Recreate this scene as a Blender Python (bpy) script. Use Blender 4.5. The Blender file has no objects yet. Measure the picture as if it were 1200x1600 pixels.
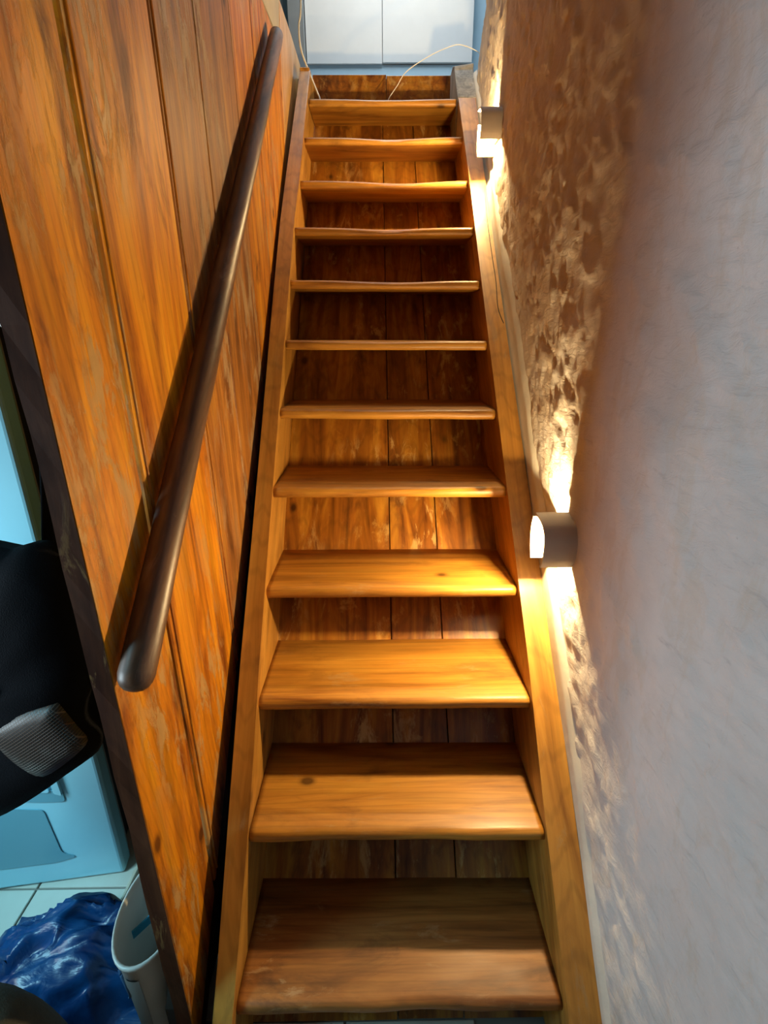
import bpy, bmesh, math, random
from mathutils import Vector, Matrix, noise
random.seed(7)
C = bpy.context.scene
D = bpy.data
col = C.collection

# ------------------------------------------------------------ camera
P_, RO, YA = 0.34550953, -0.00666103, 0.00803982
fwd = Vector((math.sin(YA)*math.cos(P_), math.cos(YA)*math.cos(P_), -math.sin(P_)))
right = Vector((math.cos(YA), -math.sin(YA), 0)); up = right.cross(fwd)
r_ = right*math.cos(RO)+up*math.sin(RO); u_ = -right*math.sin(RO)+up*math.cos(RO)
cd = D.cameras.new('camera'); cam = D.objects.new('camera', cd); col.objects.link(cam)
M = Matrix((r_, u_, -fwd)).transposed().to_4x4(); M.translation = Vector((-.0298523, 0, 1.4882884))
cam.matrix_world = M
cd.sensor_fit = 'VERTICAL'; cd.sensor_height = 24; cd.lens = 24*774.491/1600
cd.clip_start = .02
C.camera = cam

# ------------------------------------------------------------ light and exposure
w = D.worlds.new('world'); C.world = w; w.use_nodes = True
bg = w.node_tree.nodes['Background']; bg.inputs[0].default_value = (.62, .80, 1, 1); bg.inputs[1].default_value = .012
def area(name, loc, aim, size, power, color, sy=None, spread=180):
    l = D.lights.new(name, 'AREA'); l.spread = math.radians(spread); l.energy = power; l.color = color; l.size = size
    if sy: l.shape = 'RECTANGLE'; l.size_y = sy
    o = D.objects.new(name, l); col.objects.link(o); o.location = loc
    o.rotation_euler = (Vector(aim)-Vector(loc)).to_track_quat('-Z', 'Y').to_euler()
    return o
area('room_fill_light', (-1.78, .16, 1.00), (.42, .44, 1.45), .60, 15, (.74, .91, 1.0), spread=130)  # unseen cool fill added to brighten the right wall; no window is built
area('side_room_light', (-1.7, .1, 1.9), (-1.0, 1.0, .4), .6, 7, (.36, .82, 1.0), spread=65)
area('landing_light', (.1, 3.15, 4.35), (.1, 3.6, 2.9), .8, 16, (.84, .94, 1.0), spread=90)
BULB_W = 100
BULB_C = (1.0, .70, .33)
C.view_settings.view_transform = 'Standard'; C.view_settings.look = 'None'
C.view_settings.gamma = 1; C.view_settings.exposure = 0; C.view_settings.use_curve_mapping = False

# ------------------------------------------------------------ helpers
def tag(o, label=None, cat=None, group=None, kind=None):
    if label: o['label'] = label
    if cat: o['category'] = cat
    if group: o['group'] = group
    if kind: o['kind'] = kind
    return o
def empty(name, loc, **k):
    o = D.objects.new(name, None); col.objects.link(o); o.location = loc; o.empty_display_size = .1
    return tag(o, **k)
def obj(name, bm, m, parent=None, smooth=False, **k):
    me = D.meshes.new(name)
    if isinstance(bm, bmesh.types.BMesh):
        bmesh.ops.recalc_face_normals(bm, faces=bm.faces); bm.to_mesh(me); bm.free()
    else:
        me.from_pydata(bm[0], [], bm[1])
    me.materials.append(m)
    if smooth:
        for p in me.polygons: p.use_smooth = True
    o = D.objects.new(name, me); col.objects.link(o)
    if parent:
        o.parent = parent
        chain = Vector((0, 0, 0)); q = parent
        while q: chain += q.location; q = q.parent
        if chain.length: o.location = -chain      # meshes are written in world metres
    return tag(o, **k)
def box(bm, a, b, bev=0, seg=1):
    v = [bm.verts.new((x, y, z)) for x in (a[0], b[0]) for y in (a[1], b[1]) for z in (a[2], b[2])]
    fs = [bm.faces.new([v[i] for i in f]) for f in ((0,1,3,2),(4,6,7,5),(0,4,5,1),(2,3,7,6),(0,2,6,4),(1,5,7,3))]
    if bev:
        es = list({e for f in fs for e in f.edges})
        bmesh.ops.bevel(bm, geom=es, offset=bev, segments=seg, affect='EDGES', profile=.5)
    return bm
def boxm(a, b, bev=0, seg=1): return box(bmesh.new(), a, b, bev, seg)
def prism(pts, dvec, bev=0, seg=1):
    """closed polygon of 3-D points swept by dvec"""
    bm = bmesh.new(); d = Vector(dvec)
    a = [bm.verts.new(p) for p in pts]; b = [bm.verts.new(Vector(p)+d) for p in pts]
    bm.faces.new(a); bm.faces.new(b[::-1]); n = len(a)
    for i in range(n): bm.faces.new((a[i], b[i], b[(i+1) % n], a[(i+1) % n]))
    if bev: bmesh.ops.bevel(bm, geom=list(bm.edges), offset=bev, segments=seg, affect='EDGES', profile=.5)
    return bm
def tube(pts, rad, seg=12, caps=True, bm=None, squash=1.0):
    bm = bm or bmesh.new(); rings = []; n = len(pts)
    pts = [Vector(p) for p in pts]
    rr = rad if isinstance(rad, (list, tuple)) else [rad]*n
    ref = None
    for i, p in enumerate(pts):
        t = (pts[min(i+1, n-1)]-pts[max(i-1, 0)]).normalized()
        if ref is None: ref = t.cross(Vector((0, 0, 1))) if abs(t.z) < .9 else t.cross(Vector((1, 0, 0)))
        ref = (ref - t*ref.dot(t)).normalized(); s = t.cross(ref)
        rings.append([bm.verts.new(p+rr[i]*(math.cos(2*math.pi*k/seg)*ref+squash*math.sin(2*math.pi*k/seg)*s)) for k in range(seg)])
    for a, b in zip(rings, rings[1:]):
        for k in range(seg): bm.faces.new((a[k], a[(k+1) % seg], b[(k+1) % seg], b[k]))
    if caps: bm.faces.new(rings[0][::-1]); bm.faces.new(rings[-1])
    return bm
def smoothpath(pts, n=8):
    P = [Vector(p) for p in pts]; out = []
    for i in range(len(P)-1):
        p0, p1, p2, p3 = P[max(i-1, 0)], P[i], P[i+1], P[min(i+2, len(P)-1)]
        for k in range(n):
            t = k/n
            out.append(.5*((2*p1)+(p2-p0)*t+(2*p0-5*p1+4*p2-p3)*t*t+(3*p1-p0-3*p2+p3)*t**3))
    out.append(P[-1]); return out

# ------------------------------------------------------------ materials
class NT:
    def __init__(s, name):
        s.m = D.materials.new(name); s.m.use_nodes = True; s.t = s.m.node_tree
        s.b = s.t.nodes['Principled BSDF']; s.n = 0
    def N(s, typ, **k):
        n = s.t.nodes.new(typ)
        for a, b in k.items(): setattr(n, a, b)
        return n
    def L(s, a, b): s.t.links.new(a, b)
    def coord(s): return s.N('ShaderNodeTexCoord').outputs['Object']
    def mapping(s, src, scale=(1,1,1), rot=(0,0,0), rnd=None):
        m = s.N('ShaderNodeMapping'); m.inputs['Scale'].default_value = scale; m.inputs['Rotation'].default_value = rot
        s.L(src, m.inputs['Vector'])
        if rnd:
            c = s.N('ShaderNodeCombineXYZ')
            for i in range(3): s.L(rnd, c.inputs[i])
            s.L(c.outputs[0], m.inputs['Location'])
        return m.outputs[0]
    def noise(s, vec, scale, detail=5, rough=.55, dist=0):
        n = s.N('ShaderNodeTexNoise'); n.inputs['Scale'].default_value = scale; n.inputs['Detail'].default_value = detail
        n.inputs['Roughness'].default_value = rough; n.inputs['Distortion'].default_value = dist
        s.L(vec, n.inputs['Vector']); return n.outputs['Fac']
    def ramp(s, fac, stops):
        r = s.N('ShaderNodeValToRGB'); e = r.color_ramp.elements
        while len(e) < len(stops): e.new(.5)
        for x, (p, c) in zip(e, stops):
            x.position = p; x.color = (c, c, c, 1) if isinstance(c, (int, float)) else tuple(c)+(1,)
        s.L(fac, r.inputs[0]); return r.outputs[0]
    def mix(s, fac, a, b, mode='MIX'):
        m = s.N('ShaderNodeMix', data_type='RGBA', blend_type=mode)
        for i, v in ((0, fac), (6, a), (7, b)):
            if isinstance(v, (int, float)): m.inputs[i].default_value = v
            elif isinstance(v, tuple): m.inputs[i].default_value = v+(1,)
            else: s.L(v, m.inputs[i])
        return m.outputs[2]
    def math(s, op, a, b=0.0):
        m = s.N('ShaderNodeMath', operation=op)
        for i, v in enumerate((a, b)):
            if isinstance(v, (int, float)): m.inputs[i].default_value = v
            else: s.L(v, m.inputs[i])
        return m.outputs[0]
    def bump(s, h, strength=.4, dist=.002, prev=None):
        b = s.N('ShaderNodeBump'); b.inputs['Strength'].default_value = strength; b.inputs['Distance'].default_value = dist
        s.L(h, b.inputs['Height'])
        if prev: s.L(prev, b.inputs['Normal'])
        return b.outputs[0]
SL = math.atan2(.20900944, .19670962)          # pitch of the stair

def wood(name, dark, mid, light, axis='Z', rx=0, wear=(.42, .27, .10), wear_at=(.66, .74), stain=.5, rough=(.28, .5), fine=26, var=.18, knots=True, bump=.35, scr=1.0, pat=None, lines=.70, spec=.5):
    """varnished softwood: streaks along the grain, dark stains, worn and scratched patches, knots"""
    t = NT(name); co = t.coord(); t.b.inputs['Specular IOR Level'].default_value = spec
    rnd = t.math('MULTIPLY', t.N('ShaderNodeObjectInfo').outputs['Random'], 17.0)
    if rx: co = t.mapping(co, rot=(rx, 0, 0))
    k = {'X': 0, 'Y': 1, 'Z': 2}[axis]
    def sc(a, b): v = [b]*3; v[k] = a; return tuple(v)
    g1 = t.noise(t.mapping(co, sc(1.1, 9), rnd=rnd), 1.6, 6, .6, 1.4)
    g2 = t.noise(t.mapping(co, sc(1.4, fine*1.6), rnd=rnd), 1.0, 4, .6, .4)
    c = t.ramp(g1, [(.30, dark), (.50, mid), (.72, light)])
    lines = t.ramp(g2, [(.35, lines), (.55, 1.0), (.7, 1.06)])
    c = t.mix(.75, c, lines, 'MULTIPLY')
    wv = t.N('ShaderNodeTexWave', wave_type='RINGS'); wv.inputs['Scale'].default_value = 11
    wv.inputs['Distortion'].default_value = 7; wv.inputs['Detail'].default_value = 2; wv.inputs['Detail Scale'].default_value = .7
    t.L(t.mapping(co, sc(.35, 2.2), rnd=rnd), wv.inputs['Vector'])
    c = t.mix(.42, c, t.ramp(wv.outputs['Fac'], [(0, .62), (.22, 1), (1, 1)]), 'MULTIPLY')
    st = t.noise(t.mapping(co, sc(2.5, 6), rnd=rnd), 1.3, 7, .65, .6)
    sm = t.ramp(st, [(.56, 0.0), (.70, 1.0)])
    c = t.mix(t.math('MULTIPLY', sm, stain), c, tuple(x*.45 for x in dark))
    # worn patches, chips and scratches
    w1 = t.noise(t.mapping(co, sc(7, 22), rnd=rnd), 1.0, 8, .72, .5)
    w2 = t.noise(t.mapping(co, sc(2.2, 3.2), rnd=rnd), 1.0, 3, .5)
    wm = t.math('MULTIPLY', t.ramp(w1, [(wear_at[0]-.08, 0.0), (wear_at[1]-.08, 1.0)]), t.ramp(w2, [(.44, 0.0), (.60, 1.0)]))
    c = t.mix(t.math('MULTIPLY', wm, .75*scr), c, wear)
    pt = t.ramp(t.noise(t.mapping(co, sc(3.1, 4.1), rnd=rnd), 2.0, 7, .7, .3), [(.62, 0.0), (.70, 1.0)])
    if pat: c = t.mix(t.math('MULTIPLY', pt, pat[0]), c, pat[1])
    if knots:
        v = t.N('ShaderNodeTexVoronoi'); v.inputs['Scale'].default_value = 1.0
        t.L(t.mapping(co, sc(4.2, 6.5), rnd=rnd), v.inputs['Vector'])
        kn = t.ramp(v.outputs['Distance'], [(.05, 1.0), (.085, .35), (.12, 0.0)])
        c = t.mix(t.math('MULTIPLY', kn, .85), c, tuple(x*.25 for x in dark))
    hv = t.N('ShaderNodeHueSaturation')
    rr = t.N('ShaderNodeObjectInfo').outputs['Random']
    t.L(t.math('ADD', t.math('MULTIPLY', rr, var*2), 1-var), hv.inputs['Value']); t.L(c, hv.inputs['Color'])
    t.L(hv.outputs[0], t.b.inputs['Base Color'])
    rg = t.ramp(st, [(.3, rough[0]), (.75, rough[1])]); t.L(rg, t.b.inputs['Roughness'])
    t.L(t.bump(wm, .5*bump, .002, t.bump(t.mix(.5, g2, w1), bump, .0016)), t.b.inputs['Normal'])
    return t.m

def plain(name, c, rough=.6, metal=0, bump=0, bscale=60, var=0, emit=None, spec=.5):
    t = NT(name); t.b.inputs['Roughness'].default_value = rough; t.b.inputs['Metallic'].default_value = metal; t.b.inputs['Specular IOR Level'].default_value = spec
    n = t.noise(t.coord(), bscale*.15, 5, .6)
    t.L(t.mix(var, c, t.ramp(n, [(.3, tuple(x*.6 for x in c)), (.7, tuple(min(1, x*1.3) for x in c))])), t.b.inputs['Base Color'])
    if bump: t.L(t.bump(t.noise(t.coord(), bscale, 5), bump, .002), t.b.inputs['Normal'])
    if emit: t.b.inputs['Emission Color'].default_value = emit[0]+(1,); t.b.inputs['Emission Strength'].default_value = emit[1]
    return t.m

PINE = ((.30, .095, .012), (.56, .225, .030), (.74, .36, .060))
M_tread = wood('tread_pine', (.23, .082, .010), (.45, .200, .025), (.57, .285, .042), 'X', wear=(.40, .25, .10), stain=.5, rough=(.34, .55), var=.06, scr=.7)
M_tread_soiled = wood('tread_pine_soiled', (.13, .045, .010), (.30, .115, .024), (.44, .19, .045), 'X', wear=(.46, .30, .15), stain=.8, rough=(.4, .6), var=.03, scr=.9)
M_string = wood('stringer_pine', (.27, .11, .016), (.43, .20, .032), (.53, .275, .050), 'Y', rx=-SL, wear=(.34, .24, .12), stain=.45, var=.05, rough=(.35, .55), scr=.6)
M_backb = wood('backboard_pine', (.085, .018, .002), (.28, .10, .009), (.50, .24, .026), 'Y', rx=-SL, wear=(.55, .38, .14), wear_at=(.62, .70), stain=.75, var=.08, pat=(.5, (.58, .38, .12)))
M_plank = wood('partition_pine', (.20, .042, .002), (.49, .168, .004), (.62, .28, .010), 'Z', wear=(.36, .24, .10), wear_at=(.59, .65), stain=.95, spec=.28, var=.08, fine=20, rough=(.42, .62), bump=.8, pat=(.40, (.28, .12, .035)), lines=.52)
M_plank_dull = wood('partition_pine_worn', (.11, .035, .008), (.27, .10, .018), (.42, .19, .030), 'Z', wear=(.32, .22, .12), wear_at=(.59, .65), stain=.8, spec=.28, var=.06, fine=20, rough=(.45, .65), bump=.8, pat=(.45, (.26, .16, .10)), lines=.52)
M_plank_pale = wood('partition_pine_pale', (.52, .24, .07), (.66, .36, .11), (.74, .46, .19), 'Z', stain=.2, var=.03, knots=False)  # palest pine, for the top plank
M_endgrain = wood('end_grain', (.035, .010, .005), (.065, .022, .010), (.11, .042, .018), 'Z', stain=.6, var=.1, rough=(.6, .8), knots=False, spec=.15)
M_rail = wood('rail_wood', (.050, .026, .016), (.12, .058, .030), (.23, .11, .045), 'Y', rx=-math.radians(41), wear=(.20, .13, .08), stain=.5, rough=(.38, .52), fine=34, var=0, knots=False, bump=.2)
M_post = wood('grey_wood', (.14, .13, .12), (.26, .24, .21), (.38, .34, .29), 'Z', stain=.6, var=.1, rough=(.7, .9))
M_dark = plain('gap_dark', (.018, .010, .006), .9)  # near-black for the crack and the sheets added to darken gaps
M_beige = plain('pale_limewash', (.42, .38, .31), .8, bump=.3, var=.3)
M_shade = plain('unglazed_ceramic', (.60, .57, .53), .75, bump=.1, bscale=120, var=.08)
M_metal = plain('dull_steel', (.35, .33, .30), .4, 1)
M_cable = plain('white_cable', (.80, .78, .72), .4)
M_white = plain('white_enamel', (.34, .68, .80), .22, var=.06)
M_white2 = plain('white_enamel_shaded', (.14, .36, .45), .3, var=.05)  # same enamel, darkened to paint the shade of the door recess
M_gasket = plain('grey_plastic_edge', (.30, .31, .31), .5)
M_body = plain('dark_cabinet', (.02, .02, .022), .6)
M_black = plain('black_nylon', (.006, .006, .008), .75, bump=.5, bscale=500, spec=.05)
M_floor = plain('grout', (.22, .21, .19), .8)
M_tile = plain('cream_tile', (.58, .57, .50), .35, bump=.1, bscale=20, var=.25)
M_cream = plain('cream_paint', (.62, .56, .44), .5, var=.2)
M_olive = plain('olive_cloth', (.045, .043, .028), .9, bump=.8, bscale=300, var=.5)
M_tub = plain('white_tub_plastic', (.55, .55, .52), .35, var=.1)
M_ink = plain('blue_ink', (.03, .10, .22), .6)
M_greyp = plain('grey_print', (.24, .24, .23), .5)
M_bluepl = plain('blue_plastic_strip', (.03, .28, .48), .35)
M_land = plain('landing_paint', (.66, .68, .68), .6, var=.08)
M_landb = plain('landing_wall_paint', (.42, .60, .72), .7, var=.1)  # bluish base colour of the landing walls
M_landg = plain('grey_paint', (.20, .22, .23), .6, var=.1)
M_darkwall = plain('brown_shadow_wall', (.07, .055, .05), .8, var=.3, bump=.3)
M_ceil = plain('ceiling_paint', (.60, .60, .58), .8)

def plaster():
    t = NT('lime_plaster'); co = t.coord()
    a = t.noise(co, 2.2, 6, .6, .4); b = t.noise(t.mapping(co, (1, 5, 2), (.5, 0, 0)), 3, 8, .7, .5)
    c = t.ramp(a, [(.3, (.47, .46, .45)), (.55, (.57, .56, .55)), (.75, (.64, .63, .62))])
    # warm lamp light painted in as ochre patches, denser up the flight
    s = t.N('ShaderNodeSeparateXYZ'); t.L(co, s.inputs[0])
    c = t.mix(t.math('MULTIPLY', t.ramp(b, [(.52, 0.0), (.62, 1.0)]), .35), c, (.50, .42, .33))
    c = t.mix(t.math('MULTIPLY', t.ramp(t.noise(t.mapping(co, (1, 2, 7), (.9, 0, 0)), 5, 7, .7), [(.60, 0.0), (.68, 1.0)]), .5), c, (.38, .37, .37))
    lamp_tint = t.math('ADD', t.math('MULTIPLY', t.math('SUBTRACT', s.outputs['Y'], 1.15), .9), t.math('MULTIPLY', t.math('SUBTRACT', t.noise(co, 5, 8, .7), .5), 2.6))
    c = t.mix(t.math('MULTIPLY', t.ramp(lamp_tint, [(.0, 0.0), (.35, 1.0)]), .42), c, (.46, .335, .18))
    d = t.ramp(t.noise(co, 60, 4, .6), [(.70, 0.0), (.76, 1.0)])
    c = t.mix(t.math('MULTIPLY', d, .35), c, (.2, .18, .16))
    t.L(c, t.b.inputs['Base Color']); t.b.inputs['Roughness'].default_value = .85
    h = t.noise(t.mapping(co, (1, 1, 2.2), (.6, 0, 0)), 26, 8, .65, .8)
    t.L(t.bump(t.noise(co, 140, 4), .15, .001, t.bump(h, .7, .006)), t.b.inputs['Normal'])
    return t.m
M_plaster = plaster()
def fillet():
    t = NT('fresh_smooth_plaster'); co = t.coord()
    c = t.ramp(t.noise(co, 7, 5), [(.3, (.50, .49, .44)), (.7, (.64, .62, .56))])
    t.L(c, t.b.inputs['Base Color']); t.b.inputs['Roughness'].default_value = .8
    t.L(t.bump(t.noise(co, 40, 5), .35, .003), t.b.inputs['Normal'])
    return t.m
M_fillet = fillet()
def blue_film():
    t = NT('blue_polythene'); co = t.coord()
    c = t.ramp(t.noise(co, 9, 4), [(.35, (.001, .016, .07)), (.65, (.003, .050, .16))])
    t.L(c, t.b.inputs['Base Color']); t.b.inputs['Roughness'].default_value = .34
    t.L(t.bump(t.noise(t.mapping(co, (1, 3, 1), (0, 0, .6)), 9, 4, .5, 1), .5, .010), t.b.inputs['Normal'])
    return t.m
M_blue = blue_film()
def mesh_fabric():
    t = NT('silver_brown_net'); co = t.coord()
    w = [t.N('ShaderNodeTexWave') for _ in range(2)]
    for q, rz in zip(w, (.6, -.97)):
        q.inputs['Scale'].default_value = 62; t.L(t.mapping(co, (1, 0, 1), (0, rz, 0)), q.inputs['Vector'])
    mx = t.math('MAXIMUM', w[0].outputs['Fac'], w[1].outputs['Fac'])
    f = t.ramp(mx, [(.90, 0.0), (.98, 1.0)])
    e = t.ramp(t.noise(co, 11, 2), [(.46, (.08, .03, .01)), (.66, (.26, .25, .22))])
    t.L(t.mix(f, (.006, .003, .002), e), t.b.inputs['Base Color']); t.b.inputs['Roughness'].default_value = .5
    t.L(t.bump(f, .6, .002), t.b.inputs['Normal'])
    return t.m
M_net = mesh_fabric()

# ============================================================ STRUCTURE
Y0, RISE, GO, DEP = .60999774, .20900944, .19670962, .26390395
SLOPE = RISE/GO
def line_z(y, off=0.0): return RISE+(y-Y0)*SLOPE+off       # height of the nosing line

# ---- right wall: rough hand-thrown plaster, real relief
def wall_base(y, z):
    return .417+.013*max(0, min(1.6, y-1.0))+.010*noise.noise(Vector((y*1.7, z*1.7, 3.1)))
def wall_x(y, z):
    x = wall_base(y, z)+.0045*noise.noise(Vector((y*5, z*5, 9)))
    a = .75; u = y*math.cos(a)+z*math.sin(a); v = -y*math.sin(a)+z*math.cos(a)
    n = noise.fractal(Vector((u*7.5, v*15, 1.7)), 1.0, 2.1, 5)
    p = max(0, min(1, (n-.10)/.16)); x -= .0040*p*p*(3-2*p)      # smeared raised plates of plaster
    n2 = noise.fractal(Vector((u*16, v*34, 8.3)), 1.0, 2.1, 4)
    p = max(0, min(1, (n2-.28)/.14)); x -= .0023*p*p*(3-2*p)
    x += .0022*noise.fractal(Vector((y*22, z*22, 5)), 1.0, 2.0, 4)
    return x
def far_y(z): return 2.92 if z < 2.42 else max(2.35, 2.92-(z-2.42)*.62)+.01*math.sin(z*31)
vs, fs = [], []; NY, NZ = 400, 400
for j in range(NZ+1):
    z = 3.9*j/NZ
    for i in range(NY+1):
        t = i/NY; y = -1.9+(far_y(z)+1.9)*(t if t < 0 else t**.72)
        vs.append((wall_x(y, z), y, z))
for j in range(NZ):
    for i in range(NY):
        a = j*(NY+1)+i; fs.append((a, a+1, a+NY+2, a+NY+1))
# far return of the wall, turning away from the stair
base = len(vs); 
for j in range(NZ+1):
    p = vs[j*(NY+1)+NY]; vs.append((p[0]+.30, p[1]+.02, p[2]))
for j in range(NZ): fs.append((j*(NY+1)+NY, base+j, base+j+1, (j+1)*(NY+1)+NY))
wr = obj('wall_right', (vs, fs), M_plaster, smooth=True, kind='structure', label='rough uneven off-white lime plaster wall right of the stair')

# smooth fresh plaster fillet along the right stringer
vs, fs = [], []; N = 150
for i in range(N+1):
    y = .25+(2.85-.25)*i/N
    wdt = .075+.060*max(0, min(1, (y-.75)/.25))-.085*max(0, min(1, (y-1.8)/.8))
    wdt *= 1+.22*noise.noise(Vector((y*4, 2, 0)))+.12*noise.noise(Vector((y*15, 2, 0)))
    for k in range(7):
        s = k/6; z = line_z(y)-.03+s*(wdt+.03)
        xw = wall_base(y, z)-.0115+.0015*noise.noise(Vector((y*9, z*9, 0)))+(.016 if k == 6 else 0)
        q_ = min(1, s*2.2); x = .4085*(1-q_)+xw*q_
        vs.append((x, y, z))
for i in range(N):
    for k in range(6): a = i*7+k; fs.append((a, a+1, a+8, a+7))
obj('plaster_fillet', (vs, fs), M_fillet, parent=wr, smooth=True, label='smooth cream strip of newer plaster along the stringer')

obj('crack', tube(smoothpath([(0.403, 2.3236, 2.0475), (0.3955, 2.1936, 1.9095), (0.3947, 2.05, 1.7569), (0.3958, 1.961, 1.6623), (0.39, 1.8769, 1.5729), (0.4024, 1.8265, 1.5194)], 5), [.0005+.0009*min(1, k/9) for k in range(26)], 6, squash=.5), M_dark, parent=wr, label='thin dark crack between plaster and stringer')

# ---- floor with tiles
fl = obj('floor', boxm((-2.2, -2.0, -.06), (.6, 2.2, -.008)), M_floor, kind='structure', label='cream tiled floor of the lower room')
tile_me = None
for ix in range(-7, 3):
    for iy in range(-5, 7):
        x0 = -1.022+.30*ix+.90; y0 = .70+.30*iy-.02
        if x0+.3 > .40 or x0 < -2.1: continue
        if tile_me is None:
            t = obj('tile', boxm((.003, .003, -.008), (.297, .297, 0), .0015), M_tile, parent=fl); tile_me = t
        else:
            t = tile_me.copy(); col.objects.link(t)
        t.location = (x0, y0, 0)

# ---- plank partition on the left
X = -.42; T = .025
wl = empty('wall_left', (X, .596, 0), kind='structure', label='orange varnished plank partition beside the stair')
def cut(y): return .109+(y-.627)*1.083
seams = [(.598, .600), (.790, .786), (1.098, 1.085), (1.38, 1.368), (1.71, 1.70), (2.50, 2.50), ]
TOPZ = 3.6
mats = [M_plank, M_plank, M_plank_dull, M_plank_dull, M_plank]
tops = [TOPZ, TOPZ, TOPZ, TOPZ, None]
def plank(yz, m, x=X, th=T, name='plank', **k):
    b = prism([(x, y, z) for y, z in yz], (-th, 0, 0), .0028)
    return obj(name, b, m, parent=wl, **k)
g = .0022
plank([(.598, cut(.598)), (.598, 1.40), (.598, TOPZ), (.771, TOPZ), (.785, cut(.785))], M_plank)
plank([(.797, cut(.797)), (.784, TOPZ), (1.076, TOPZ), (1.112, cut(1.112))], M_plank)
plank([(1.117, cut(1.117)), (1.082, TOPZ), (1.350, TOPZ), (1.372, cut(1.372))], M_plank_dull)
plank([(1.377, cut(1.377)), (1.356, TOPZ), (1.655, TOPZ), (1.70, 2.0), (1.722, cut(1.722))], M_plank_dull)
plank([(1.727, cut(1.727)), (1.704, 2.0), (1.66, TOPZ), (1.70, TOPZ), (1.968, 2.454+.3), (1.99, 1.9), (1.995, cut(1.995))], M_plank)
plank([(2.000, cut(2.0)), (1.995, 1.9), (1.973, 2.449+.3), (1.975, 2.74), (2.17, 2.556+.01), (2.43, 2.58), (2.545, 2.60), (2.497, cut(2.497))], M_plank)
plank([(2.502, cut(2.49)), (2.55, 2.60), (2.60, 2.77), (2.90, 2.786), (3.18, 2.79), (3.18, 2.62), (2.98, 2.60)], M_plank_pale, label='pale orange plank at the top')
plank([(1.98, 2.75), (2.175, 2.575), (2.43, 2.595), (2.54, 2.615), (2.598, 2.775), (2.60, TOPZ), (1.98, TOPZ)], M_beige, name='filler_panel', label='pale limewashed panel above the planks')
# tongue-and-groove beads beside the first seams
for (ya, yb) in ((.812, .799), (1.128, 1.094)):
    obj('bead', tube([(X+.0005, ya, cut(ya)+.01), (X+.0005, yb, TOPZ-.01)], .0030, 8), M_plank, parent=wl)
# near end of the partition: dark end board, chipped
vs = []; bm = bmesh.new(); rows = []
for i in range(61):
    z = .0+TOPZ*i/60; e = .004*noise.noise(Vector((0, z*9, 1)))+.003*noise.noise(Vector((0, z*27, 1)))
    wq = .0+.006*noise.noise(Vector((4, z*5, 1)))
    rows.append([bm.verts.new(p) for p in ((X-.0005, .596, z), (X-T-.004+wq, .594+e, z), (X-T-.004+wq, .66, z), (X-.0005, .597, z+.0001))])
for a, b in zip(rows, rows[1:]):
    for k in range(2): bm.faces.new((a[k], a[k+1], b[k+1], b[k]))
obj('end_board', bm, M_endgrain, parent=wl, smooth=False, label='dark chipped end edge of the partition')
# near-black sheet added to paint the shade between planks and stringer
lin = [(.66, -.0), (2.98, 2.42), (2.98, 2.60), (2.50, 2.13), (.66, .14)]
obj('gap_shade_sheet', prism([(X-T-.004, y, z+.02) for y, z in [(.60, .0), (.60, .20), (2.9, 2.70), (2.9, 2.0), (1.0, .0)]], (-.02, 0, 0)), M_dark, parent=wl, label='black-brown sheet added as the shade in the gap')
obj('batten', prism([(X-.006, y, z) for y, z in [(.62, .02), (.62, .0+cut(.62)-.012), (1.10, cut(1.10)-.012), (1.10, cut(1.10)-.09)]], (-.02, 0, 0)), M_endgrain, parent=wl, label='dark brown batten in the lower gap')

# ============================================================ STAIRCASE
st = empty('staircase', (0, Y0, 0), label='steep worn orange pine staircase climbing to the landing', cat='stairs')
TR = [(-.331,.1996,.3353,.1939),(-.3306,.4296,.3371,.4224),(-.3386,.6276,.3431,.6252),(-.3418,.8357,.3422,.8315),(-.3434,1.0627,.3427,1.0562),(-.346,1.2634,.3423,1.256),(-.3452,1.4683,.3432,1.4618),(-.3483,1.675,.3425,1.6692),(-.3494,1.8804,.3432,1.8773),(-.3433,2.0844,.3437,2.0819),(-.3424,2.2951,.3411,2.2954),(-.3369,2.5031,.3391,2.5014)]
WEAR = [(.05,.004),(.0,.005),(.02,.004),(.05,.003),(.02,.004),(.0,.004),(-.02,.005),(.02,.008),(.0,.009),(.06,.010),(.03,.009),(.0,.003)]
def profile():
    th, r = .031, .0125; p = [(DEP, 0), (DEP, -th), (r*.8, -th)]
    for a in range(0, 5):                         # rounded nose, bottom to top
        an = math.radians(-90-a*22.5); p.append((r*.9+r*.9*math.cos(an), -th+r+r*math.sin(an)))
    for a in range(1, 7):
        an = math.radians(180-a*15); p.append((.017+.017*math.cos(an), -r*1.05+r*1.05*math.sin(an)))
    p += [(.035, 0), (.06, 0), (.10, 0), (.16, 0)]
    return p
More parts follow.
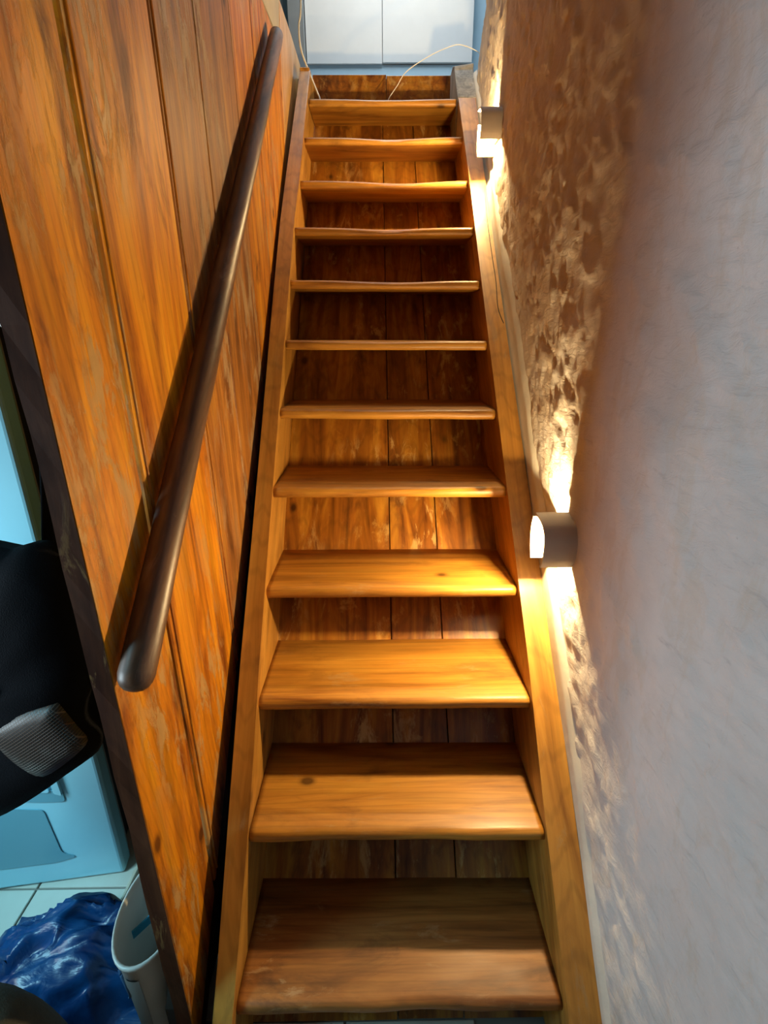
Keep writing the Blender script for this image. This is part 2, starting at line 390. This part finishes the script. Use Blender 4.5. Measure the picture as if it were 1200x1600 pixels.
for i, (xl, zl, xr, zr) in enumerate(TR):
    y = Y0+GO*i; pr = profile(); n = 48; bm = bmesh.new(); rings = []
    xl -= .002; xr += .002; xc, wa = WEAR[i]
    for k in range(n+1):
        t = k/n; x = xl+(xr-xl)*t; z = zl+(zr-zl)*t; ring = []
        wv = .0016*noise.noise(Vector((x*9, i*3.3, 0)))
        for (dy, dz) in pr:
            near = max(0, 1-dy/.10); g2 = math.exp(-((x-xc)/.17)**2)
            dz2 = dz-(wa*g2*near**1.3 if dz > -.016 else 0)
            dy2 = dy+((wv*2+.7*wa*g2*near) if dy < .03 else 0)
            if dz > -.016: dz2 += .0012*noise.noise(Vector((x*5, dy*9, i)))
            else: dz2 += wv*.8
            ring.append(bm.verts.new((x, y+dy2, z+dz2)))
        rings.append(ring)
    m = len(pr)
    for a, b in zip(rings, rings[1:]):
        for k in range(m): bm.faces.new((a[k], a[(k+1) % m], b[(k+1) % m], b[k]))
    bm.faces.new(rings[0]); bm.faces.new(rings[-1][::-1])
    o = obj('tread', bm, M_tread_soiled if i == 0 else M_tread, parent=st)
    if i == 0: o['label'] = 'bottom tread, browner and more soiled'
    for p in o.data.polygons: p.use_smooth = len(p.vertices) == 4 and p.normal.z > -.5 and p.normal.y < .5

# boards closing the back of the flight, running up the slope
def bbx(x0, x1, d=0.0):
    ya, yb = .40, Y0+11*GO+DEP
    a = (0, ya+DEP*0, 0)
    pts = [(x0, y, z) for y, z in ((Y0-RISE/SLOPE+DEP+d, 0.0), (3.028+d, line_z(3.028-DEP)), (3.028+d+.03, line_z(3.028-DEP)), (Y0-RISE/SLOPE+DEP+d+.03, 0.0))]
    return prism(pts, (x1-x0, 0, 0), .0012)
for x0, x1, d in ((-.346, -.0015, 0), (.0015, .1515, .0015), (.1545, .346, .0005)):
    obj('back_board', bbx(x0, x1, d), M_backb, parent=st)

for x0, x1, zt in ((-.343, .0195, 2.690), (.0215, .343, 2.686)):
    obj('top_riser', boxm((x0, 3.030, 2.512), (x1, 3.052, zt), .0015), M_backb, parent=st)
obj('seam_light_block', prism([(-.346, y, z) for y, z in ((Y0-RISE/SLOPE+DEP+.034, 0.0), (3.028+.034, line_z(3.028-DEP)), (3.028+.05, line_z(3.028-DEP)), (Y0-RISE/SLOPE+DEP+.05, 0.0))], (.692, 0, 0)), M_dark, parent=st, label='dark sheet added behind the back boards to block light in the seams')  # unseen sheet added so no light leaks through the board seams
# stringers
def stringer(stations, inner_sign, y_top, bev=.003):
    bm = bmesh.new(); rings = []
    f = -.016                                     # the front face stands proud of the nosings
    for (y, xi, xo) in stations:
        zf = line_z(y-f)
        if y == stations[0][0]: pts = [(xi, y, max(0, zf-.0)), (xo, y, max(0, zf)), (xo, y+.30, 0), (xi, y+.30, 0)]
        else: pts = [(xi, y, zf), (xo, y, zf), (xo, y+.315, zf), (xi, y+.315, zf)]
        rings.append([bm.verts.new(p) for p in pts])
    for a, b in zip(rings, rings[1:]):
        for k in range(4): bm.faces.new((a[k], a[(k+1) % 4], b[(k+1) % 4], b[k]))
    bm.faces.new(rings[0]); bm.faces.new(rings[-1][::-1])
    es = [e for e in bm.edges if all(abs(v.co.z-line_z(v.co.y-f)) < 1e-4 for v in e.verts)]
    bmesh.ops.bevel(bm, geom=es, offset=bev, segments=2, affect='EDGES', profile=.5)
    return bm
Ls = [(.40,-.333,-.372),(.65,-.334,-.374),(.85,-.334,-.382),(1.06,-.341,-.389),(1.3,-.3445,-.392),(1.5,-.3465,-.395),(1.84,-.349,-.4015),(2.0,-.351,-.404),(2.19,-.3515,-.4055),(2.36,-.346,-.402),(2.6,-.344,-.395),(2.895,-.339,-.388)]
Rs = [(.40,.336,.404),(.65,.337,.405),(.85,.339,.407),(1.06,.344,.408),(1.3,.344,.408),(1.6,.344,.408),(2.0,.344,.408),(2.4,.345,.410),(2.6,.343,.416),(2.742,.341,.421)]
obj('stringer', stringer(Ls, 1, 2.895), M_string, parent=st)
obj('stringer', stringer(Rs, -1, 2.895), M_string, parent=st)
# rough grey upper end of the right stringer, stubby newel end of the left one
bm = prism([(.3375, y, z) for y, z in ((2.74, line_z(2.758)), (2.84, line_z(2.860)), (2.893, 2.652), (2.905, 2.672), (2.95, 2.690), (3.03, 2.684), (3.034, 2.50), (2.80, 2.30))], (.091, 0, 0), .004, 2)
for v in bm.verts: v.co += Vector((0, 0, .010 if v.co.x > .38 and v.co.z > 2.66 else 0))
for v in bm.verts: v.co += .004*noise.noise_vector(v.co*40) if v.co.z > 2.6 else Vector((0, 0, 0))
obj('stringer_end', bm, M_post, parent=st, label='rough sawn grey top end of the right stringer')
obj('stringer_end', boxm((-.388, 2.89, 2.52), (-.342, 3.03, 2.665), .004), M_string, parent=st)
# the landing nosing is the top of the back boards; the landing floor lies behind it
fu = obj('floor_upper', boxm((-.9, 3.054, 2.50), (1.0, 4.2, 2.683)), M_landg, kind='structure', label='landing floor at the head of the stair')

# ============================================================ HANDRAIL
hr = empty('handrail', (-.375, .563, 1.0), label='dark brown round wooden handrail fixed to the plank partition', cat='handrail')
a, b = Vector((-.386, .591, 1.0155)), Vector((-.386, 2.255, 2.498))
d = (b-a).normalized(); pts, rad = [], []
for s, r in ((-.010, .006), (-.008, .013), (-.003, .0195), (.004, .0235), (.014, 0.0259)): pts.append(a+d*s); rad.append(r)
Lr = (b-a).length
for k in range(1, 40):
    s = Lr*k/40; pts.append(a+d*s+Vector((0, .0015*math.sin(k*.7), .0015*math.sin(k*.4)))); rad.append(0.0259-.0010*k/40+.0004*math.sin(k*1.3))
for s, r in ((.0, .0238), (.006, .021), (.010, .014), (.012, .006)): pts.append(b+d*s); rad.append(r)
ra = obj('rail', tube(pts, rad, 28), M_rail, parent=hr, smooth=True)
for s in (.30, 1.15, 1.95):
    p = a+d*s; br = tube([p+Vector((-.010, 0, -.012)), p+Vector((-.022, 0, -.030)), Vector((X+.003, p.y, p.z-.034))], .006, 10)
    tube([Vector((X+.001, p.y, p.z-.034)), Vector((X+.006, p.y, p.z-.034))], .016, 16, bm=br)
    obj('bracket', br, M_metal, parent=hr)

# ============================================================ WALL LAMPS
def sconce(y0, z0, x_wall, x_tip, label):
    e = empty('wall_lamp', (x_wall, y0, z0), label=label, cat='wall lamp', group='ceramic wall lamps on the plaster wall')
    # two curved ceramic leaves with open front, top slot and open bottom
    near = [(-.066, -.054), (-.079, -.030), (-.0825, 0.0), (-.077, .026), (-.058, .047), (-.030, .056), (.002, .0585)]
    near = [tuple(v)[:2] for v in smoothpath([(p[0], p[1], 0) for p in near], 4)]
    far = [(.046, -.080), (.058, -.050), (.064, -.020), (.063, .006), (.056, .030)]
    far = [tuple(v)[:2] for v in smoothpath([(p[0], p[1], 0) for p in far], 4)]
    for pr, dx in ((near, 0), (far, .012)):
        bm = bmesh.new(); th = .005; o_, i_ = [], []
        for k, (dy, dz) in enumerate(pr):
            q0, q1 = pr[max(k-1, 0)], pr[min(k+1, len(pr)-1)]
            tx, tz = q1[0]-q0[0], q1[1]-q0[1]; l = math.hypot(tx, tz); nx, nz = tz/l, -tx/l
            if pr is far: nx, nz = -nx, -nz
            o_.append((y0+dy, z0+dz)); i_.append((y0+dy+nx*th, z0+dz+nz*th))
        loop = o_+i_[::-1]; n = len(loop); rings = []
        for x in [x_tip+dx+(x_wall+.012-x_tip-dx)*s for s in (0, .33, .66, 1)]:
            rings.append([bm.verts.new((x, yy, zz)) for yy, zz in loop])
        for a_, b_ in zip(rings, rings[1:]):
            for k in range(n): bm.faces.new((a_[k], a_[(k+1) % n], b_[(k+1) % n], b_[k]))
        for ring in (rings[0], rings[-1]):
            h = len(o_)
            for k in range(h-1): bm.faces.new((ring[k], ring[k+1], ring[n-2-k], ring[n-1-k]))
        obj('shade', bm, M_shade, parent=e, smooth=False)
    obj('mounting_plate', boxm((x_wall-.006, y0-.045, z0-.04), (x_wall+.008, y0+.045, z0+.04), .003), M_shade, parent=e)
    sock = tube([(x_wall-.006, y0-.002, z0+.006), (x_wall-.034, y0-.002, z0+.006)], .010, 14)
    obj('lamp_holder', sock, M_metal, parent=e)
    bm = bmesh.new(); bmesh.ops.create_icosphere(bm, subdivisions=2, radius=.0095, matrix=Matrix.Translation((x_wall-.046, y0-.002, z0+.006)))
    obj('bulb', bm, M_bulb, parent=e, smooth=True)
    l = D.lights.new('lamp_light', 'POINT'); l.energy = BULB_W; l.color = BULB_C; l.shadow_soft_size = .011
    o = D.objects.new('lamp_light', l); col.objects.link(o); o.location = (x_wall-.046, y0-.002, z0+.006)
M_bulb = plain('bulb_glow', (1, .9, .7), .5, emit=((1, .72, .40), 60))
sconce(1.104, 1.027, .420, .340, 'lower of the two pale curved ceramic wall lamps, glowing beside the middle treads')
sconce(2.262, 2.219, .432, .352, 'upper of the two pale curved ceramic wall lamps, glowing near the stair head')

# ============================================================ CABLES
tag(obj('cable', tube(smoothpath([(-.36, 2.95, 3.35), (-.368, 2.90, 2.9115), (-.3823, 2.9, 2.8205), (-.3786, 2.9, 2.7388), (-.3532, 2.9, 2.6671), (-.3265, 2.9, 2.6062), (-.3018, 2.895, 2.550), (-.285, 2.88, 2.512), (-.20, 2.86, 2.508)]), .0040, 8), M_cable, smooth=True), 'white cable hanging at the left of the stair head onto the top tread', 'cable')
tag(obj('cable', tube(smoothpath([(.50, 2.93, 2.66), (.470, 2.91, 2.700), (.4409, 2.9, 2.7254), (.365, 2.9, 2.7493), (.3058, 2.9, 2.7399), (.2171, 2.9, 2.7068), (.1129, 2.9, 2.6492), (.0678, 2.9, 2.5929), (.031, 2.895, 2.546), (.02, 2.88, 2.510), (.06, 2.85, 2.507)]), .0018, 8), M_cable, smooth=True), 'thin white cable arching from the right wall down to the middle of the top tread', 'cable')

# ============================================================ LANDING
wb = obj('wall_back', boxm((-1.6, 3.62, 2.6), (1.3, 3.70, 4.6)), M_landb, kind='structure', label='pale blue wall behind the landing')
obj('wall_landing_left', boxm((-1.66, 2.6, 2.6), (-1.6, 3.7, 4.6)), M_landb, kind='structure')
obj('wall_landing_right', boxm((1.0, 2.6, 2.6), (1.06, 3.7, 4.6)), M_landb, kind='structure')
obj('ceiling', boxm((-1.66, -2.0, 4.6), (1.3, 3.7, 4.66)), M_ceil, kind='structure')
cb = empty('cupboard', (.05, 3.57, 2.715), label='tall plain pale grey cupboard with two flush doors on the landing', cat='cupboard')
obj('carcass', boxm((-.425, 3.56, 2.715), (.52, 3.618, 4.2), .002), M_land, parent=cb)
obj('door', boxm((-.424, 3.535, 2.940), (.0055, 3.558, 4.19), .002), M_land, parent=cb)
obj('door', boxm((.0085, 3.535, 2.945), (.519, 3.558, 4.19), .002), M_land, parent=cb)
obj('plinth', boxm((-.42, 3.545, 2.716), (.515, 3.56, 2.938)), M_landb, parent=cb, label='plinth with the blue shade below the doors in its colour')  # blue shade under the doors painted as a flat strip
obj('trim_1', boxm((-.515, 3.50, 2.715), (-.428, 3.619, 4.3), .003), M_landg, kind='structure', label='dark grey upright strip left of the cupboard')

# ============================================================ SIDE ROOM
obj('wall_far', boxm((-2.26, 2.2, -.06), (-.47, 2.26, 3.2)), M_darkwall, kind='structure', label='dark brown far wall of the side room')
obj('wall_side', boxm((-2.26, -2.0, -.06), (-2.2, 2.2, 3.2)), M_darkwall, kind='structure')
fx = Vector((-.342, -.044, 0)).normalized()      # along the appliance front, towards the left
fn = Vector((fx.y, -fx.x, 0)); fn = -fn if fn.y > 0 else fn   # outwards
O = Vector((-.788, 1.018, 0))
def fp(u, z, out=0.0): return O+fx*u+fn*out+Vector((0, 0, z))
fr = empty('fridge', O, label='tall white fridge with a moulded door standing on the tiled floor', cat='fridge')
def slab(u0, u1, z0, z1, o0, o1, bev=0, seg=2):
    return prism([fp(u0, z0, o1), fp(u1, z0, o1), fp(u1, z1, o1), fp(u0, z1, o1)], fn*(o0-o1), bev, seg)
obj('door', slab(0, .60, .004, 1.75, 0, -.055, .010, 3), M_white, parent=fr)
obj('body', slab(.03, .59, .02, 1.73, -.075, -.60, .004), M_body, parent=fr)
obj('door_gasket', slab(.012, .59, .02, 1.73, -.055, -.075), M_gasket, parent=fr)
# moulded recess: its shade painted as flat darker panels, beside raised tabs
def relief(uz, o1, m, name, dep=.004, **k):
    return obj(name, prism([fp(u, z, 0.0005) for u, z in uz], fn*dep, .0012, 2), m, parent=fr, **k)
def rnd(pts, r=.02, n=5):
    out = []; N_ = len(pts)
    for i, p in enumerate(pts):
        p0 = Vector(pts[i-1]); p1 = Vector(p); p2 = Vector(pts[(i+1) % N_])
        a_ = p1+(p0-p1).normalized()*min(r, (p0-p1).length*.45); b_ = p1+(p2-p1).normalized()*min(r, (p2-p1).length*.45)
        for k in range(n+1):
            t = k/n; q = (1-t)**2*a_+2*t*(1-t)*p1+t*t*b_; out.append((q.x, q.y))
    return out
relief(rnd([(.112, .098), (.148, .12), (.160, .285), (.50, .36), (.50, .088), (.17, .085)], .012), 0, M_white2, 'recess_shade_panel', .0025, label='lower panel with the recess shade painted in')
relief(rnd([(.10, .305), (.10, .345), (.50, .43), (.50, .385), (.16, .312)], .008), 0, M_white2, 'recess_shade_panel', .0025)
relief(rnd([(.118, .345), (.122, .70), (.112, .70), (.100, .335)], .003), 0, M_white, 'moulded_rib', .010)
relief(rnd([(.130, .345), (.135, .40), (.175, .41), (.175, .355)], .006), 0, M_white, 'moulded_pad', .006)
obj('trim_2', prism([(-.762, .90, .0), (-.752, .90, .0), (-.742, 1.30, .0), (-.752, 1.30, .0)], (0, 0, .018), .002), M_cream, kind='structure', label='cream wooden strip on the floor beside the fridge')

# ---- backpack
bk = empty('backpack', (-.68, .78, .62), label='black nylon backpack with a net pocket hanging left of the partition', cat='backpack')
K = .74/.55
def bp(px, pz, y=.74):
    k = y/.55; return Vector((-.02985+(px+.02985)*k, y, 1.48829+(pz-1.48829)*k))
outl = [(-.475, 1.247), (-.44, 1.254), (-.408, 1.225), (-.398, 1.17), (-.404, 1.08), (-.426, 1.028), (-.431, .995), (-.421, .965), (-.432, .935), (-.470, .905), (-.52, .868), (-.60, .818), (-.68, .79), (-.76, .80), (-.80, .90), (-.79, 1.10), (-.74, 1.25), (-.66, 1.29), (-.56, 1.27)]
outl = [v[:2] for v in [tuple(q) for q in smoothpath([(a_, b_, 0) for a_, b_ in outl+[outl[0]]], 3)][:-1]]
cx = sum(p[0] for p in outl)/len(outl); cz = sum(p[1] for p in outl)/len(outl)
bm = bmesh.new(); rings = []
for s, y in ((.30, .675), (.62, .680), (.86, .695), (.96, .715), (1.0, .74), (.97, .775), (.88, .80), (.4, .81)):
    rg = []
    for k, (px, pz) in enumerate(outl):
        q = bp(cx+(px-cx)*s, cz+(pz-cz)*s)
        q.y = y+.008*noise.noise(Vector((px*12, pz*12, s*2))); rg.append(bm.verts.new(q))
    rings.append(rg)
n = len(outl)
for a_, b_ in zip(rings, rings[1:]):
    for k in range(n): bm.faces.new((a_[k], a_[(k+1) % n], b_[(k+1) % n], b_[k]))
bm.faces.new(rings[0]); bm.faces.new(rings[-1][::-1])
obj('bag', bm, M_black, parent=bk, smooth=True)
# net pocket on the near face
pk = [(-.477, 1.012), (-.460, .972), (-.450, .945), (-.475, .918), (-.520, .888), (-.548, .905), (-.575, .945), (-.580, .975), (-.560, .985), (-.515, 1.005)]
pk = [tuple(q)[:2] for q in smoothpath([(a_, b_, 0) for a_, b_ in pk+[pk[0]]], 3)][:-1]
bm = bmesh.new(); pcx = sum(p[0] for p in pk)/len(pk); pcz = sum(p[1] for p in pk)/len(pk); rings = []
for s, dy in ((1.0, .012), (.97, -.002), (.7, -.010), (.3, -.013)):
    rings.append([])
    for px, pz in pk:
        q = bp(pcx+(px-pcx)*s, pcz+(pz-pcz)*s, .68); q.y = .680+dy; rings[-1].append(bm.verts.new(q))
n = len(pk)
for a_, b_ in zip(rings, rings[1:]):
    for k in range(n): bm.faces.new((a_[k], a_[(k+1) % n], b_[(k+1) % n], b_[k]))
bm.faces.new(rings[-1])
obj('net_pocket', bm, M_net, parent=bk, smooth=True, label='silver and brown net side pocket')
obj('strap', tube(smoothpath([bp(-.52, 1.26), bp(-.54, 1.38), Vector((-.592, .77, 1.500)), Vector((-.565, .772, 1.498)), bp(-.405, 1.38, .80), bp(-.43, 1.25, .80)]), .012, 10, squash=.35), M_black, parent=bk, smooth=True)
# hook for it on the partition's far face
hk = tube(smoothpath([(X-T-.006, .80, 1.50), (X-T-.04, .79, 1.49), (X-T-.11, .775, 1.485), (X-T-.13, .77, 1.51)]), .004, 8)
tag(obj('hook', hk, M_metal), 'steel hook behind the partition carrying the black backpack', 'hook')

# ---- blue polythene bag
vs, fs = [], []; NU, NV = 60, 44
for j in range(NV+1):
    for i in range(NU+1):
        u = i/NU*2-1; v = j/NV*2-1; r = min(1, math.hypot(u, v))
        h = max(0, 1-r**2.6)**.6
        x = -.80+.215*u; y = .775+.150*v+.02*u
        f = .12+.16*noise.noise(Vector((u*2.2+v, v*2.4, 3)))
        cr = abs(noise.noise(Vector((u*1.1+v*1.0, v*4.2-u*2.4, 1))))
        cr2 = abs(noise.noise(Vector((u*6+v*5, v*11-u*3, 6))))
        z = .004+h*(.10+f*.16+.050*(1-cr*2.3)+.003*(1-cr2*2))
        vs.append((x+.015*noise.noise(Vector((u*4, v*4, 9))), y+.015*noise.noise(Vector((u*4, v*4, 19))), max(.002, z)))
for j in range(NV):
    for i in range(NU):
        a_ = j*(NU+1)+i; fs.append((a_, a_+1, a_+NU+2, a_+NU+1))
bb = obj('plastic_bag', (vs, fs), M_blue, smooth=True)
tag(bb, 'crumpled shiny dark blue plastic bag on the floor tiles before the fridge', 'bag')

# ---- oval white tub
tb = empty('tub', (-.522, .73, 0), label='white oval plastic tub with blue drawn curls, tucked behind the partition foot', cat='tub')
bm = bmesh.new(); rings = []; n = 40
def tubpt(k, s, z): a_ = 2*math.pi*k/n; return Vector((-.523+.068*s*math.cos(a_), .725+.118*s*math.sin(a_), z))
for s, z in ((.80, .0), (.84, .005), (.98, .325), (1.03, .330), (1.04, .337), (1.02, .342), (.97, .338), (.94, .32), (.80, .012)):
    rings.append([bm.verts.new(tubpt(k, s, z)) for k in range(n)])
for a_, b_ in zip(rings, rings[1:]):
    for k in range(n): bm.faces.new((a_[k], a_[(k+1) % n], b_[(k+1) % n], b_[k]))
bm.faces.new(rings[0][::-1]); bm.faces.new(rings[-1])
obj('tub_body', bm, M_tub, parent=tb, smooth=True)
def onside(pts, rad, m, name):
    out = []
    for deg, z in pts:
        s = .84+.14*z/.325+.030; a_ = math.radians(deg); out.append(Vector((-.523+.068*s*math.cos(a_), .725+.118*s*math.sin(a_), z)))
    return obj(name, tube(smoothpath(out), rad, 6, squash=.4), m, parent=tb, smooth=True)
onside([(232, .30), (226, .29), (224, .275), (230, .268), (235, .278), (231, .285)], .0024, M_ink, 'drawn_curl')
onside([(238, .28), (248, .262), (251, .24), (247, .22), (241, .208), (236, .20)], .0024, M_ink, 'drawn_curl')
onside([(222, .25), (228, .235), (226, .22), (220, .225)], .0024, M_ink, 'drawn_curl')
bm = bmesh.new(); rows = []
for z in (.12, .2, .292):
    rows.append([])
    for deg in (250, 257, 264, 271, 278):
        s = .84+.14*z/.325+.022; a_ = math.radians(deg); rows[-1].append(bm.verts.new((-.523+.068*s*math.cos(a_), .725+.118*s*math.sin(a_), z)))
for a_, b_ in zip(rows, rows[1:]):
    for k in range(4): bm.faces.new((a_[k], a_[k+1], b_[k+1], b_[k]))
obj('printed_panel', bm, M_greyp, parent=tb, smooth=True)
tag(obj('blue_ruler', prism([(-.580, .712, .245), (-.475, .80, .285), (-.475, .80, .310), (-.580, .712, .268)], (.002, -.003, 0), .0005), M_bluepl), 'bright blue plastic strip lying inside the white tub', 'ruler')

# ---- olive cloth heap at the lower left
vs, fs = [], []; NU, NV = 40, 40
for j in range(NV+1):
    for i in range(NU+1):
        u = i/NU*2-1; v = j/NV*2-1; r = min(1, math.hypot(u, v)); h = (1-r**3.2)**.5 if r < 1 else 0
        x = -.745+.25*u; y = .375+.230*v
        z = .004+h*(.55+.05*noise.noise(Vector((u*2, v*2, 1))))+h*.02*noise.noise(Vector((u*9+v*4, v*3, 4)))
        vs.append((x, y, z))
for j in range(NV):
    for i in range(NU):
        a_ = j*(NU+1)+i; fs.append((a_, a_+1, a_+NU+2, a_+NU+1))
tag(obj('cloth_heap', (vs, fs), M_olive, smooth=True), 'heap of dark olive cloth on the floor at the lower left', 'cloth')
